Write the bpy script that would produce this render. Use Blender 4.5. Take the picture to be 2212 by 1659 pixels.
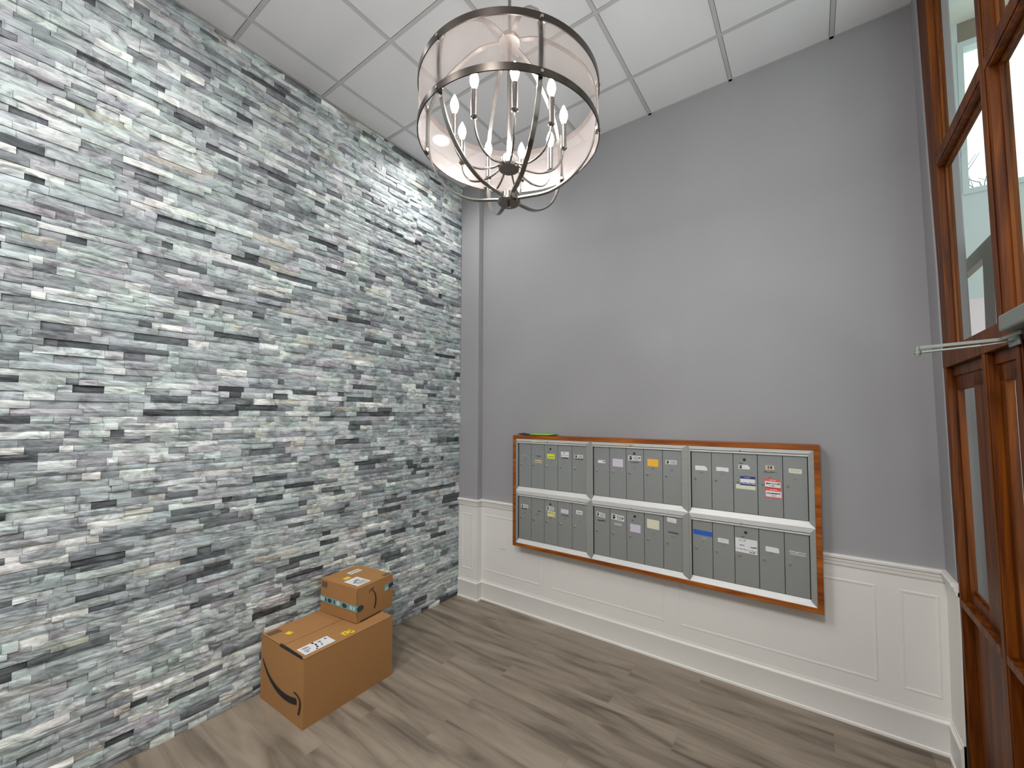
import bpy, bmesh, math, random
from mathutils import Vector, Matrix, noise
random.seed(7)
for o in list(bpy.data.objects): bpy.data.objects.remove(o)
S = bpy.context.scene
COL = S.collection

# ---------------------------------------------------------------- camera
YAW, PITCH, ROLL, FPX = 0.6103, 0.0408, 0.0021, 889.41
CAM = Vector((3.1444, -3.3514, 1.9081))
F = Vector((-math.sin(YAW)*math.cos(PITCH), math.cos(YAW)*math.cos(PITCH), math.sin(PITCH)))
R0 = Vector((math.cos(YAW), math.sin(YAW), 0)); U0 = R0.cross(F)
R1 = R0*math.cos(ROLL)+U0*math.sin(ROLL); U1 = U0*math.cos(ROLL)-R0*math.sin(ROLL)
cd = bpy.data.cameras.new('camera'); cam = bpy.data.objects.new('camera', cd); COL.objects.link(cam)
M = Matrix.Identity(4)
for i in range(3):
    M[i][0], M[i][1], M[i][2], M[i][3] = R1[i], U1[i], -F[i], CAM[i]
cam.matrix_world = M
cd.sensor_fit = 'HORIZONTAL'; cd.sensor_width = 36; cd.lens = FPX/2212*36
cd.shift_x = -26.27/2212; cd.shift_y = 33.18/2212
cd.clip_start = 0.02
S.camera = cam
# ---------------------------------------------------------------- world, exposure
S.view_settings.view_transform = 'Standard'; S.view_settings.look = 'None'
S.view_settings.gamma = 1; S.view_settings.use_curve_mapping = False
S.view_settings.exposure = 0.45
W = bpy.data.worlds.new('sky'); S.world = W; W.use_nodes = True
nt = W.node_tree; bg = nt.nodes['Background']
bg.inputs[0].default_value = (0.94, 0.975, 1.0, 1); bg.inputs[1].default_value = 1.6
# powers of the room's lamps and added fill panels (used by their builders below)
BULB_GLOW, DOWN_W, FILL_W = 270.0, 36.0, 66.0

H = 4.4376          # ceiling height
WX = 3.76           # plane of the entrance wall at rail height
LEAN = 0.018        # entrance wall is slightly out of plumb
PW, PD = 0.254, 0.07  # corner pier
YB = -7.0           # rear wall
YS = -5.2           # the stone cladding runs to here

# ---------------------------------------------------------------- materials
def mat(name, col, rough=0.6, metal=0.0, spec=0.5, bump=None, noise_amt=0, noise_scale=8, nscale=(1,1,1), emis=None):
    m = bpy.data.materials.new(name); m.use_nodes = True
    n = m.node_tree.nodes; l = m.node_tree.links; b = n['Principled BSDF']
    b.inputs['Base Color'].default_value = (*col, 1); b.inputs['Roughness'].default_value = rough
    b.inputs['Metallic'].default_value = metal; b.inputs['Specular IOR Level'].default_value = spec
    if emis: b.inputs['Emission Color'].default_value = (*emis[0], 1); b.inputs['Emission Strength'].default_value = emis[1]
    if noise_amt or bump:
        tc = n.new('ShaderNodeTexCoord'); mp = n.new('ShaderNodeMapping'); mp.inputs['Scale'].default_value = nscale
        l.new(tc.outputs['Object'], mp.inputs[0])
        nz = n.new('ShaderNodeTexNoise'); nz.inputs['Scale'].default_value = noise_scale; nz.inputs['Detail'].default_value = 6
        l.new(mp.outputs[0], nz.inputs[0])
    if noise_amt:
        mx = n.new('ShaderNodeMix'); mx.data_type = 'RGBA'
        mx.inputs[6].default_value = (*[max(0, c*(1-noise_amt)) for c in col], 1)
        mx.inputs[7].default_value = (*[min(1, c*(1+noise_amt)) for c in col], 1)
        l.new(nz.outputs[0], mx.inputs[0]); l.new(mx.outputs[2], b.inputs['Base Color'])
    if bump:
        bp = n.new('ShaderNodeBump'); bp.inputs['Strength'].default_value = bump[0]; bp.inputs['Distance'].default_value = bump[1]
        l.new(nz.outputs[0], bp.inputs['Height']); l.new(bp.outputs[0], b.inputs['Normal'])
    return m

MT = {}
MT['paint'] = mat('grey_wall_paint', (0.315, 0.312, 0.325), 0.55, spec=0.35, bump=(0.12, 0.002), noise_amt=0.04, noise_scale=2.5)
MT['white'] = mat('white_trim_paint', (0.74, 0.73, 0.70), 0.42, noise_amt=0.03, noise_scale=4)
MT['tile'] = mat('ceiling_tile', (0.68, 0.685, 0.70), 0.9, spec=0.1, bump=(0.25, 0.002), noise_amt=0.02, noise_scale=160)
MT['grid'] = mat('ceiling_grid_metal', (0.47, 0.47, 0.47), 0.5)
MT['gap'] = mat('dark_gap', (0.012, 0.012, 0.012), 0.9)
MT['alu_lit'] = mat('mailbox_rail_lit_tint', (0.60, 0.60, 0.59), 0.45, metal=0.1, noise_amt=0.08, noise_scale=14, nscale=(1, 1, 3))  # lighter copy of the frame aluminium; light on horizontal bars put into colour
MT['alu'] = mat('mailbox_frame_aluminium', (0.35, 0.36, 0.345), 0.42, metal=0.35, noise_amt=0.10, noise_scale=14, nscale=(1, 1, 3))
MT['door'] = mat('mailbox_door_aluminium', (0.30, 0.315, 0.31), 0.40, metal=0.35, noise_amt=0.05, noise_scale=120)
MT['chrome'] = mat('lock_metal', (0.55, 0.54, 0.52), 0.25, metal=0.9)
MT['nickel'] = mat('brushed_nickel', (0.245, 0.228, 0.21), 0.20, metal=0.95)
MT['nickel_dark'] = mat('nickel_band', (0.10, 0.085, 0.075), 0.24, metal=0.95)
MT['card'] = mat('cardboard', (0.36, 0.185, 0.072), 0.8, spec=0.15, noise_amt=0.07, noise_scale=9, nscale=(1, 1, 12))
MT['card_edge'] = mat('cardboard_edge', (0.17, 0.085, 0.035), 0.85, spec=0.1)
MT['tape'] = mat('brown_tape', (0.14, 0.085, 0.06), 0.4)
MT['black'] = mat('black_ink', (0.012, 0.012, 0.014), 0.7)
MT['ink2'] = mat('faded_ink', (0.10, 0.10, 0.11), 0.7)
MT['paper'] = mat('white_paper', (0.70, 0.70, 0.72), 0.6)
MT['lilac'] = mat('lilac_paper', (0.58, 0.54, 0.63), 0.6)
MT['cream'] = mat('cream_paper', (0.66, 0.65, 0.50), 0.6)
MT['beige'] = mat('beige_paper', (0.62, 0.50, 0.34), 0.6)
MT['greypaper'] = mat('grey_label_print', (0.40, 0.41, 0.41), 0.6)
MT['yellow'] = mat('yellow_sticker', (0.62, 0.72, 0.04), 0.6)
MT['softyellow'] = mat('pale_yellow_sticker', (0.62, 0.62, 0.26), 0.6)
MT['orange'] = mat('orange_sticker', (0.85, 0.44, 0.03), 0.6)
MT['red'] = mat('red_print', (0.78, 0.10, 0.08), 0.6)
MT['navy'] = mat('navy_print', (0.02, 0.035, 0.18), 0.6)
MT['bluetape'] = mat('blue_masking_tape', (0.012, 0.10, 0.48), 0.6)
MT['gold'] = mat('yellow_tag', (0.78, 0.60, 0.02), 0.5)
MT['teal'] = mat('teal_tape', (0.16, 0.36, 0.36), 0.35, noise_amt=0.15, noise_scale=60)
MT['tealw'] = mat('tape_white_print', (0.50, 0.62, 0.62), 0.35)
MT['teald'] = mat('tape_dark_print', (0.025, 0.045, 0.055), 0.4)
MT['tapenavy'] = mat('tape_navy_print', (0.01, 0.03, 0.10), 0.4)
MT['green'] = mat('green_cover', (0.30, 0.62, 0.05), 0.4, noise_amt=0.35, noise_scale=14)
MT['steel'] = mat('door_closer_metal', (0.25, 0.28, 0.255), 0.45, metal=0.5)
MT['cream_wall'] = mat('cream_wall', (0.74, 0.72, 0.64), 0.8)
MT['pale_wall'] = mat('pale_vestibule_paint', (0.55, 0.60, 0.60), 0.6)
MT['pink_wall'] = mat('pinkish_panel', (0.78, 0.64, 0.67), 0.7)
MT['taupe'] = mat('taupe_frame', (0.20, 0.165, 0.12), 0.6)
MT['bark'] = mat('bark', (0.20, 0.19, 0.19), 0.9)
MT['ground'] = mat('pavement', (0.4, 0.4, 0.39), 0.9, noise_amt=0.1, noise_scale=3)
MT['bulb'] = mat('lit_bulb', (1, 1, 1), 0.4, emis=((1.0, 0.95, 0.92), BULB_GLOW))
MT['lens'] = mat('lit_lens', (1, 1, 1), 0.4, emis=((1.0, 0.97, 0.92), 9.0))
MT['clear'] = mat('clear_acrylic', (0.9, 0.9, 0.9), 0.05, spec=0.9)

def wood_mat():
    m = bpy.data.materials.new('stained_wood'); m.use_nodes = True
    n = m.node_tree.nodes; l = m.node_tree.links; b = n['Principled BSDF']
    tc = n.new('ShaderNodeTexCoord'); mp = n.new('ShaderNodeMapping'); mp.inputs['Scale'].default_value = (22, 22, 1.1)
    l.new(tc.outputs['Object'], mp.inputs[0])
    nz = n.new('ShaderNodeTexNoise'); nz.inputs['Scale'].default_value = 1.6; nz.inputs['Detail'].default_value = 8; nz.inputs['Distortion'].default_value = 0.6
    l.new(mp.outputs[0], nz.inputs[0])
    cr = n.new('ShaderNodeValToRGB'); e = cr.color_ramp.elements
    e[0].position = 0.3; e[0].color = (0.045, 0.009, 0.0015, 1); e[1].position = 0.72; e[1].color = (0.20, 0.053, 0.003, 1)
    k = cr.color_ramp.elements.new(0.5); k.color = (0.105, 0.025, 0.0015, 1)
    l.new(nz.outputs[0], cr.inputs[0]); l.new(cr.outputs[0], b.inputs['Base Color'])
    b.inputs['Roughness'].default_value = 0.46; b.inputs['Specular IOR Level'].default_value = 0.2
    bp = n.new('ShaderNodeBump'); bp.inputs['Strength'].default_value = 0.15; bp.inputs['Distance'].default_value = 0.002
    l.new(nz.outputs[0], bp.inputs['Height']); l.new(bp.outputs[0], b.inputs['Normal'])
    return m
MT['wood'] = wood_mat()

def trimwood_mat():
    m = wood_mat(); m.name = 'cabinet_wood'
    for nd in m.node_tree.nodes:
        if nd.bl_idname == 'ShaderNodeMapping': nd.inputs['Scale'].default_value = (1.6, 18, 18)
        if nd.bl_idname == 'ShaderNodeValToRGB':
            cs = [(0.16, 0.04, 0.008, 1), (0.27, 0.075, 0.012, 1), (0.42, 0.13, 0.02, 1)]
            for e, c in zip(nd.color_ramp.elements, cs): e.color = c
    return m
MT['trimwood'] = trimwood_mat()

def glass_mat():
    m = bpy.data.materials.new('window_glass'); m.use_nodes = True
    n = m.node_tree.nodes; l = m.node_tree.links; out = n['Material Output']; n.remove(n['Principled BSDF'])
    t = n.new('ShaderNodeBsdfTransparent'); t.inputs[0].default_value = (0.90, 0.95, 0.93, 1)
    g = n.new('ShaderNodeBsdfGlossy'); g.inputs['Roughness'].default_value = 0.02
    f0 = n.new('ShaderNodeFresnel'); f0.inputs[0].default_value = 1.22
    ge = n.new('ShaderNodeNewGeometry'); iv = n.new('ShaderNodeMath'); iv.operation = 'SUBTRACT'; iv.inputs[0].default_value = 1; l.new(ge.outputs['Backfacing'], iv.inputs[1])
    f = n.new('ShaderNodeMath'); f.operation = 'MULTIPLY'; l.new(f0.outputs[0], f.inputs[0]); l.new(iv.outputs[0], f.inputs[1])
    mx = n.new('ShaderNodeMixShader'); l.new(f.outputs[0], mx.inputs[0]); l.new(t.outputs[0], mx.inputs[1]); l.new(g.outputs[0], mx.inputs[2])
    l.new(mx.outputs[0], out.inputs[0]); return m
MT['glass'] = glass_mat()

def mesh_mat():
    """fine woven metal gauze: partly see-through, lit by the bulbs inside"""
    m = bpy.data.materials.new('woven_metal_gauze'); m.use_nodes = True
    n = m.node_tree.nodes; l = m.node_tree.links; out = n['Material Output']; b = n['Principled BSDF']
    b.inputs['Base Color'].default_value = (0.095, 0.083, 0.078, 1); b.inputs['Metallic'].default_value = 0.2; b.inputs['Roughness'].default_value = 0.42
    uv = n.new('ShaderNodeUVMap'); mp = n.new('ShaderNodeMapping'); mp.inputs['Scale'].default_value = (430*6.2832, 74*6.2832, 1)
    l.new(uv.outputs[0], mp.inputs[0])
    sp = n.new('ShaderNodeSeparateXYZ'); l.new(mp.outputs[0], sp.inputs[0])
    sx = n.new('ShaderNodeMath'); sx.operation = 'SINE'; l.new(sp.outputs[0], sx.inputs[0])
    sy = n.new('ShaderNodeMath'); sy.operation = 'SINE'; l.new(sp.outputs[1], sy.inputs[0])
    mu = n.new('ShaderNodeMath'); mu.operation = 'MAXIMUM'; l.new(sx.outputs[0], mu.inputs[0]); l.new(sy.outputs[0], mu.inputs[1])
    mr = n.new('ShaderNodeMapRange'); mr.inputs[1].default_value = -0.6; mr.inputs[2].default_value = 0.8; mr.inputs[3].default_value = 0.26; mr.inputs[4].default_value = 0.58
    l.new(mu.outputs[0], mr.inputs[0])
    t = n.new('ShaderNodeBsdfTransparent')
    tl = n.new('ShaderNodeBsdfTranslucent'); tl.inputs[0].default_value = (0.085, 0.072, 0.066, 1)
    ad = n.new('ShaderNodeMixShader'); ad.inputs[0].default_value = 0.30; l.new(b.outputs[0], ad.inputs[1]); l.new(tl.outputs[0], ad.inputs[2])
    mx = n.new('ShaderNodeMixShader'); l.new(mr.outputs[0], mx.inputs[0]); l.new(t.outputs[0], mx.inputs[1]); l.new(ad.outputs[0], mx.inputs[2])
    l.new(mx.outputs[0], out.inputs[0]); return m
MT['gauze'] = mesh_mat()

def stone_mat():
    m = bpy.data.materials.new('split_face_stone'); m.use_nodes = True
    n = m.node_tree.nodes; l = m.node_tree.links; b = n['Principled BSDF']
    at = n.new('ShaderNodeAttribute'); at.attribute_name = 'tone'
    tc = n.new('ShaderNodeTexCoord'); mp = n.new('ShaderNodeMapping'); mp.inputs['Scale'].default_value = (1, 9, 34)
    mp.inputs['Rotation'].default_value = (0.10, 0, 0)
    l.new(tc.outputs['Object'], mp.inputs[0])
    nz = n.new('ShaderNodeTexNoise'); nz.inputs['Scale'].default_value = 1.0; nz.inputs['Detail'].default_value = 7; nz.inputs['Roughness'].default_value = 0.65
    l.new(mp.outputs[0], nz.inputs[0])
    mr = n.new('ShaderNodeMapRange'); mr.inputs[1].default_value = 0.3; mr.inputs[2].default_value = 0.7; mr.inputs[3].default_value = 0.80; mr.inputs[4].default_value = 1.18
    l.new(nz.outputs[0], mr.inputs[0])
    mpb = n.new('ShaderNodeMapping'); mpb.inputs['Scale'].default_value = (1, 6, 11); mpb.inputs['Rotation'].default_value = (-0.25, 0, 0); l.new(tc.outputs['Object'], mpb.inputs[0])
    nb = n.new('ShaderNodeTexNoise'); nb.inputs['Scale'].default_value = 1.3; nb.inputs['Detail'].default_value = 5; nb.inputs['Roughness'].default_value = 0.7; nb.inputs['Distortion'].default_value = 1.2; l.new(mpb.outputs[0], nb.inputs[0])
    mb_ = n.new('ShaderNodeMapRange'); mb_.inputs[1].default_value = 0.36; mb_.inputs[2].default_value = 0.56; mb_.inputs[3].default_value = 0.50; mb_.inputs[4].default_value = 1.10; l.new(nb.outputs[0], mb_.inputs[0])
    mq = n.new('ShaderNodeMath'); mq.operation = 'MULTIPLY'; l.new(mr.outputs[0], mq.inputs[0]); l.new(mb_.outputs[0], mq.inputs[1])
    vm = n.new('ShaderNodeVectorMath'); vm.operation = 'SCALE'; l.new(at.outputs['Color'], vm.inputs[0]); l.new(mq.outputs[0], vm.inputs['Scale'])
    # soft hue drift: green-grey to violet-grey
    n2 = n.new('ShaderNodeTexNoise'); n2.inputs['Scale'].default_value = 5.0; n2.inputs['Detail'].default_value = 3; l.new(tc.outputs['Object'], n2.inputs[0])
    cr = n.new('ShaderNodeValToRGB'); e = cr.color_ramp.elements
    e[0].position = 0.35; e[0].color = (0.94, 1.03, 1.0, 1); e[1].position = 0.65; e[1].color = (1.015, 0.995, 1.03, 1); l.new(n2.outputs[0], cr.inputs[0])
    mm = n.new('ShaderNodeMix'); mm.data_type = 'RGBA'; mm.blend_type = 'MULTIPLY'; mm.inputs[0].default_value = 1
    l.new(vm.outputs[0], mm.inputs[6]); l.new(cr.outputs[0], mm.inputs[7]); l.new(mm.outputs[2], b.inputs['Base Color'])
    b.inputs['Roughness'].default_value = 0.5; b.inputs['Specular IOR Level'].default_value = 0.45
    n3 = n.new('ShaderNodeTexNoise'); n3.inputs['Scale'].default_value = 26; n3.inputs['Detail'].default_value = 8
    mp3 = n.new('ShaderNodeMapping'); mp3.inputs['Scale'].default_value = (1, 0.8, 2.6); l.new(tc.outputs['Object'], mp3.inputs[0]); l.new(mp3.outputs[0], n3.inputs[0])
    bp = n.new('ShaderNodeBump'); bp.inputs['Strength'].default_value = 0.42; bp.inputs['Distance'].default_value = 0.010
    l.new(n3.outputs[0], bp.inputs['Height']); l.new(bp.outputs[0], b.inputs['Normal'])
    return m
MT['stone'] = stone_mat()

def floor_mat():
    m = bpy.data.materials.new('vinyl_plank_floor'); m.use_nodes = True
    n = m.node_tree.nodes; l = m.node_tree.links; b = n['Principled BSDF']
    tc = n.new('ShaderNodeTexCoord')
    br = n.new('ShaderNodeTexBrick'); br.offset = 0.37; br.inputs['Scale'].default_value = 1
    br.inputs['Brick Width'].default_value = 1.22; br.inputs['Row Height'].default_value = 0.18; br.inputs['Mortar Size'].default_value = 0.0012
    br.inputs['Color1'].default_value = (0, 0, 0, 1); br.inputs['Color2'].default_value = (1, 1, 1, 1); br.inputs['Mortar'].default_value = (0.5, 0.5, 0.5, 1)
    l.new(tc.outputs['Object'], br.inputs['Vector'])
    mp = n.new('ShaderNodeMapping'); mp.inputs['Scale'].default_value = (1.3, 9.0, 1); l.new(tc.outputs['Object'], mp.inputs[0])
    ad = n.new('ShaderNodeVectorMath'); ad.operation = 'MULTIPLY_ADD'; ad.inputs[1].default_value = (1.1, 0.6, 1.6)
    l.new(br.outputs['Color'], ad.inputs[0]); l.new(mp.outputs[0], ad.inputs[2])
    nz = n.new('ShaderNodeTexNoise'); nz.inputs['Scale'].default_value = 1.0; nz.inputs['Detail'].default_value = 4; nz.inputs['Distortion'].default_value = 0.9
    l.new(ad.outputs[0], nz.inputs[0])
    cr = n.new('ShaderNodeValToRGB'); e = cr.color_ramp.elements
    e[0].position = 0.28; e[0].color = (0.10, 0.077, 0.060, 1); e[1].position = 0.66; e[1].color = (0.30, 0.25, 0.195, 1)
    k = cr.color_ramp.elements.new(0.47); k.color = (0.225, 0.185, 0.143, 1)
    l.new(nz.outputs[0], cr.inputs[0])
    mf = n.new('ShaderNodeMapping'); mf.inputs['Scale'].default_value = (6, 130, 1); l.new(tc.outputs['Object'], mf.inputs[0])
    nf = n.new('ShaderNodeTexNoise'); nf.inputs['Scale'].default_value = 1; nf.inputs['Detail'].default_value = 4; l.new(mf.outputs[0], nf.inputs[0])
    mr = n.new('ShaderNodeMapRange'); mr.inputs[3].default_value = 0.86; mr.inputs[4].default_value = 1.12; l.new(nf.outputs[0], mr.inputs[0])
    vm = n.new('ShaderNodeVectorMath'); vm.operation = 'SCALE'; l.new(cr.outputs[0], vm.inputs[0]); l.new(mr.outputs[0], vm.inputs['Scale'])
    mx = n.new('ShaderNodeMix'); mx.data_type = 'RGBA'; mx.inputs[7].default_value = (0.19, 0.155, 0.12, 1)
    l.new(br.outputs['Fac'], mx.inputs[0]); l.new(vm.outputs[0], mx.inputs[6]); l.new(mx.outputs[2], b.inputs['Base Color'])
    b.inputs['Roughness'].default_value = 0.5; b.inputs['Specular IOR Level'].default_value = 0.35
    return m
MT['floor'] = floor_mat()

# ---------------------------------------------------------------- mesh helpers
class MB:
    def __init__(s): s.v = []; s.f = []; s.m = []; s.mats = []; s.uv = None
    def mi(s, m):
        if m not in s.mats: s.mats.append(m)
        return s.mats.index(m)
    def add(s, vs, fs, m):
        k = len(s.v); s.v += [tuple(v) for v in vs]; i = s.mi(m)
        for f in fs: s.f.append(tuple(a+k for a in f)); s.m.append(i)
    def box(s, a, b, m='white'):
        x0, x1 = sorted((a[0], b[0])); y0, y1 = sorted((a[1], b[1])); z0, z1 = sorted((a[2], b[2]))
        s.add([(x0,y0,z0),(x1,y0,z0),(x1,y1,z0),(x0,y1,z0),(x0,y0,z1),(x1,y0,z1),(x1,y1,z1),(x0,y1,z1)],
              [(0,3,2,1),(4,5,6,7),(0,1,5,4),(1,2,6,5),(2,3,7,6),(3,0,4,7)], m)
    def poly(s, pts, m): s.add(pts, [tuple(range(len(pts)))], m)
    def prism(s, pts, off, m):
        n = len(pts); o = Vector(off); vs = [Vector(p) for p in pts]+[Vector(p)+o for p in pts]
        s.add(vs, [tuple(range(n))[::-1], tuple(range(n, 2*n))]+[(i, (i+1) % n, (i+1) % n+n, i+n) for i in range(n)], m)
    def tube(s, pts, r, m, seg=10, caps=True):
        pts = [Vector(p) for p in pts]; rr = r if isinstance(r, (list, tuple)) else [r]*len(pts)
        vs = []; t0 = (pts[1]-pts[0]).normalized(); nrm = t0.orthogonal().normalized()
        for i, p in enumerate(pts):
            t = (pts[min(i+1, len(pts)-1)]-pts[max(i-1, 0)]).normalized()
            nrm = (nrm-t*nrm.dot(t)).normalized(); bn = t.cross(nrm)
            for k in range(seg):
                a = 2*math.pi*k/seg; vs.append(p+(nrm*math.cos(a)+bn*math.sin(a))*rr[i])
        fs = [(i*seg+k, i*seg+(k+1) % seg, (i+1)*seg+(k+1) % seg, (i+1)*seg+k) for i in range(len(pts)-1) for k in range(seg)]
        if caps: fs += [tuple(range(seg))[::-1], tuple(range((len(pts)-1)*seg, len(pts)*seg))]
        s.add(vs, fs, m)
    def lathe(s, prof, c, m, seg=40):
        vs = []; n = len(prof)
        for k in range(seg):
            a = 2*math.pi*k/seg
            for r, z in prof: vs.append((c[0]+r*math.cos(a), c[1]+r*math.sin(a), c[2]+z))
        fs = [(k*n+i, ((k+1) % seg)*n+i, ((k+1) % seg)*n+i+1, k*n+i+1) for k in range(seg) for i in range(n-1)]
        s.add(vs, fs, m)
    def strip(s, pts, side, w, t, m):
        """flat bar along pts; side = unit vector across its width; t = thickness"""
        pts = [Vector(p) for p in pts]; side = Vector(side); vs = []
        for i, p in enumerate(pts):
            tg = (pts[min(i+1, len(pts)-1)]-pts[max(i-1, 0)]).normalized(); nn = tg.cross(side).normalized()
            vs += [p+side*w/2+nn*t/2, p-side*w/2+nn*t/2, p-side*w/2-nn*t/2, p+side*w/2-nn*t/2]
        fs = [(i*4+k, i*4+(k+1) % 4, i*4+4+(k+1) % 4, i*4+4+k) for i in range(len(pts)-1) for k in range(4)]
        fs += [(3, 2, 1, 0), tuple(len(vs)-4+k for k in range(4))]
        s.add(vs, fs, m)
    def text(s, body, size, org, xd, yd, m, depth=None):
        cu = bpy.data.curves.new('t', 'FONT'); cu.body = body; cu.size = size; cu.align_x = 'CENTER'; cu.align_y = 'CENTER'
        o = bpy.data.objects.new('t', cu); me = o.to_mesh()
        org, xd, yd = Vector(org), Vector(xd), Vector(yd)
        s.add([org+xd*v.co.x+yd*v.co.y for v in me.vertices], [tuple(p.vertices) for p in me.polygons], m)
        o.to_mesh_clear(); bpy.data.objects.remove(o); bpy.data.curves.remove(cu)
    def build(s, name, parent=None, fn=None, smooth=False, bevel=0, fix=True):
        me = bpy.data.meshes.new(name)
        vs = [fn(v) for v in s.v] if fn else s.v
        me.from_pydata(vs, [], s.f)
        for m in s.mats: me.materials.append(MT[m])
        for p, i in zip(me.polygons, s.m): p.material_index = i
        if fix:
            b = bmesh.new(); b.from_mesh(me); bmesh.ops.recalc_face_normals(b, faces=b.faces); b.to_mesh(me); b.free()
        if smooth:
            for p in me.polygons: p.use_smooth = True
            me.set_sharp_from_angle(angle=math.radians(35))
        o = bpy.data.objects.new(name, me); COL.objects.link(o)
        if parent: o.parent = parent
        if bevel:
            md = o.modifiers.new('b', 'BEVEL'); md.width = bevel; md.segments = 2; md.limit_method = 'ANGLE'
        return o

def tag(o, label=None, cat=None, group=None, kind=None):
    if label: o['label'] = label
    if cat: o['category'] = cat
    if group: o['group'] = group
    if kind: o['kind'] = kind
    return o
def empty(name, loc=(0, 0, 0)):
    o = bpy.data.objects.new(name, None); COL.objects.link(o); o.location = loc; o.empty_display_size = 0.1; return o
def rel(loc):
    return lambda v: (v[0]-loc[0], v[1]-loc[1], v[2]-loc[2])
def struct(o, label=None, cat=None): return tag(o, label, cat, kind='structure')
def lean(v): return (v[0]-LEAN*(v[2]-1), v[1], v[2])

def sweep(mb, path, prof, m):
    """profile [(offset, z)] swept along a floor path; offsets go to the right of travel, corners mitred"""
    P = [Vector(p) for p in path]; n = len(prof); vs = []
    for i, p in enumerate(P):
        d0 = (P[i]-P[i-1]).normalized() if i else None; d1 = (P[i+1]-P[i]).normalized() if i < len(P)-1 else None
        r = [Vector((d.y, -d.x)) for d in (d0, d1) if d]
        if len(r) == 2: q = (r[0]+r[1]).normalized(); q = q/max(0.3, q.dot(r[0]))
        else: q = r[0]
        for o, z in prof: vs.append((p.x+q.x*o, p.y+q.y*o, z))
    fs = [(i*n+k, i*n+(k+1) % n, (i+1)*n+(k+1) % n, (i+1)*n+k) for i in range(len(P)-1) for k in range(n)]
    fs += [tuple(range(n)), tuple(range((len(P)-1)*n, len(P)*n))]
    mb.add(vs, fs, m)

# ---------------------------------------------------------------- the setting
b = MB(); b.box((-0.2, YB-0.1, -0.1), (WX+0.35, 0.15, 0), 'floor'); struct(b.build('floor'), 'grey-brown wood plank floor of the lobby', 'floor')

# ceiling tiles and the grid that carries them
GX0, GY0, T = 0.2541, 0.4533, 0.61
xs = [-0.05]+[GX0+k*T for k in range(0, 6)]+[WX+0.1]
ys = [0.1]+[-GY0-k*T for k in range(0, 11)]
b = MB(); b.box((-0.2, YB-0.1, H+0.012), (WX+0.2, 0.15, H+0.06), 'tile')
for i in range(len(xs)-1):
    for j in range(len(ys)-1):
        x0, x1, y1, y0 = xs[i]+0.014, xs[i+1]-0.014, ys[j]-0.014, ys[j+1]+0.014
        b.box((x0, y0, H+0.001), (x1, y1, H+0.012), 'tile')
ceil = struct(b.build('ceiling', bevel=0.002), 'suspended ceiling of square white tiles in a metal grid', 'ceiling')
g = MB()
for x in xs[1:-1]: g.box((x-0.012, YB, H-0.002), (x+0.012, 0.0, H+0.011), 'grid')
for y in ys[1:]: g.box((0.0, y-0.012, H-0.0015), (WX, y+0.012, H+0.0105), 'grid')
g.box((PW, -0.02, H-0.002), (WX-0.06, 0.0, H+0.01), 'grid'); g.box((0.0, -PD-0.02, H-0.002), (PW+0.02, -PD, H+0.01), 'grid')
g.box((0.0, YB, H-0.002), (0.02, -PD, H+0.01), 'grid'); g.box((PW, -PD, H-0.002), (PW+0.02, 0, H+0.01), 'grid')
g.build('ceiling_grid', ceil)

# mailbox wall, with the pier in its left corner and the short return by the entrance
b = MB()
b.box((-0.1, 0, 0), (PW, 0.15, H+0.05), 'paint')
b.add([(PW, 0, 0), (WX+LEAN, 0, 0), (WX+LEAN+.12, 0.15, 0), (PW, 0.15, 0), (PW, 0, H+.05), (WX-LEAN*(H-.95), 0, H+.05), (WX-LEAN*(H-.95)+.12, 0.15, H+.05), (PW, 0.15, H+.05)],
      [(0,3,2,1),(4,5,6,7),(0,1,5,4),(1,2,6,5),(2,3,7,6),(3,0,4,7)], 'paint')
b.box((0.0, -PD, 0), (PW, 0, H+0.012), 'paint')
struct(b.build('wall_back', bevel=0.003), 'tall plain grey painted wall with the mailboxes', 'wall')
b = MB()
edge = [(0, 0), (0, H+.03), (-0.12, H+.03), (-0.17, 3.4), (-0.21, 2.7), (-0.215, 0)]
b.prism([(WX-.008, y, z) for y, z in edge], (0.066, 0, 0), 'paint')
b.box((WX+0.02, 0, 0), (WX+0.16, 0.15, H+0.03), 'paint')
struct(b.build('wall_right', fn=lean, bevel=0.006), 'narrow grey plaster return between the mailbox wall and the wooden entrance', 'wall')

# white wainscot, its cap rail and base board follow the pier
path = [(0.0, -PD), (PW, -PD), (PW, 0.0), (WX, 0.0), (WX, -0.235)]
b = MB(); sweep(b, path, [(0, 0.0), (0.008, 0.0), (0.008, 0.985), (0, 0.985)], 'white')
wains = struct(b.build('trim_1'), 'white painted wainscot panelling below the grey wall', 'wainscot')
pm = MB()
def moulding(x0, x1, y, z0=0.30, z1=0.88):
    R = lambda k, o: [(x0+k, y-.008-o, z0+k), (x1-k, y-.008-o, z0+k), (x1-k, y-.008-o, z1-k), (x0+k, y-.008-o, z1-k)]
    rings = [R(0, 0), R(.004, .0028), (R(.012, .0028)), R(.016, .0012), R(.021, .0)]
    vs = sum(rings, []); fs = [(q*4+k, q*4+(k+1) % 4, q*4+4+(k+1) % 4, q*4+4+k) for q in range(4) for k in range(4)]
    pm.add(vs, fs, 'white')
moulding(0.045, PW-0.045, -PD)
for x0, x1 in ((0.30, 1.00), (1.11, 2.16), (2.27, 3.44), (3.545, 3.72)): moulding(x0, x1, 0)
pm.build('panel_molding', wains)
b = MB(); sweep(b, path, [(0, 0.962), (0.014, 0.962), (0.017, 0.968), (0.017, 0.985), (0.022, 0.99), (0.024, 1.006), (0.034, 1.013), (0.036, 1.026), (0.030, 1.033), (0, 1.033)], 'white')
struct(b.build('trim_2', smooth=True), 'white chair rail capping the wainscot', 'chair rail')
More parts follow.
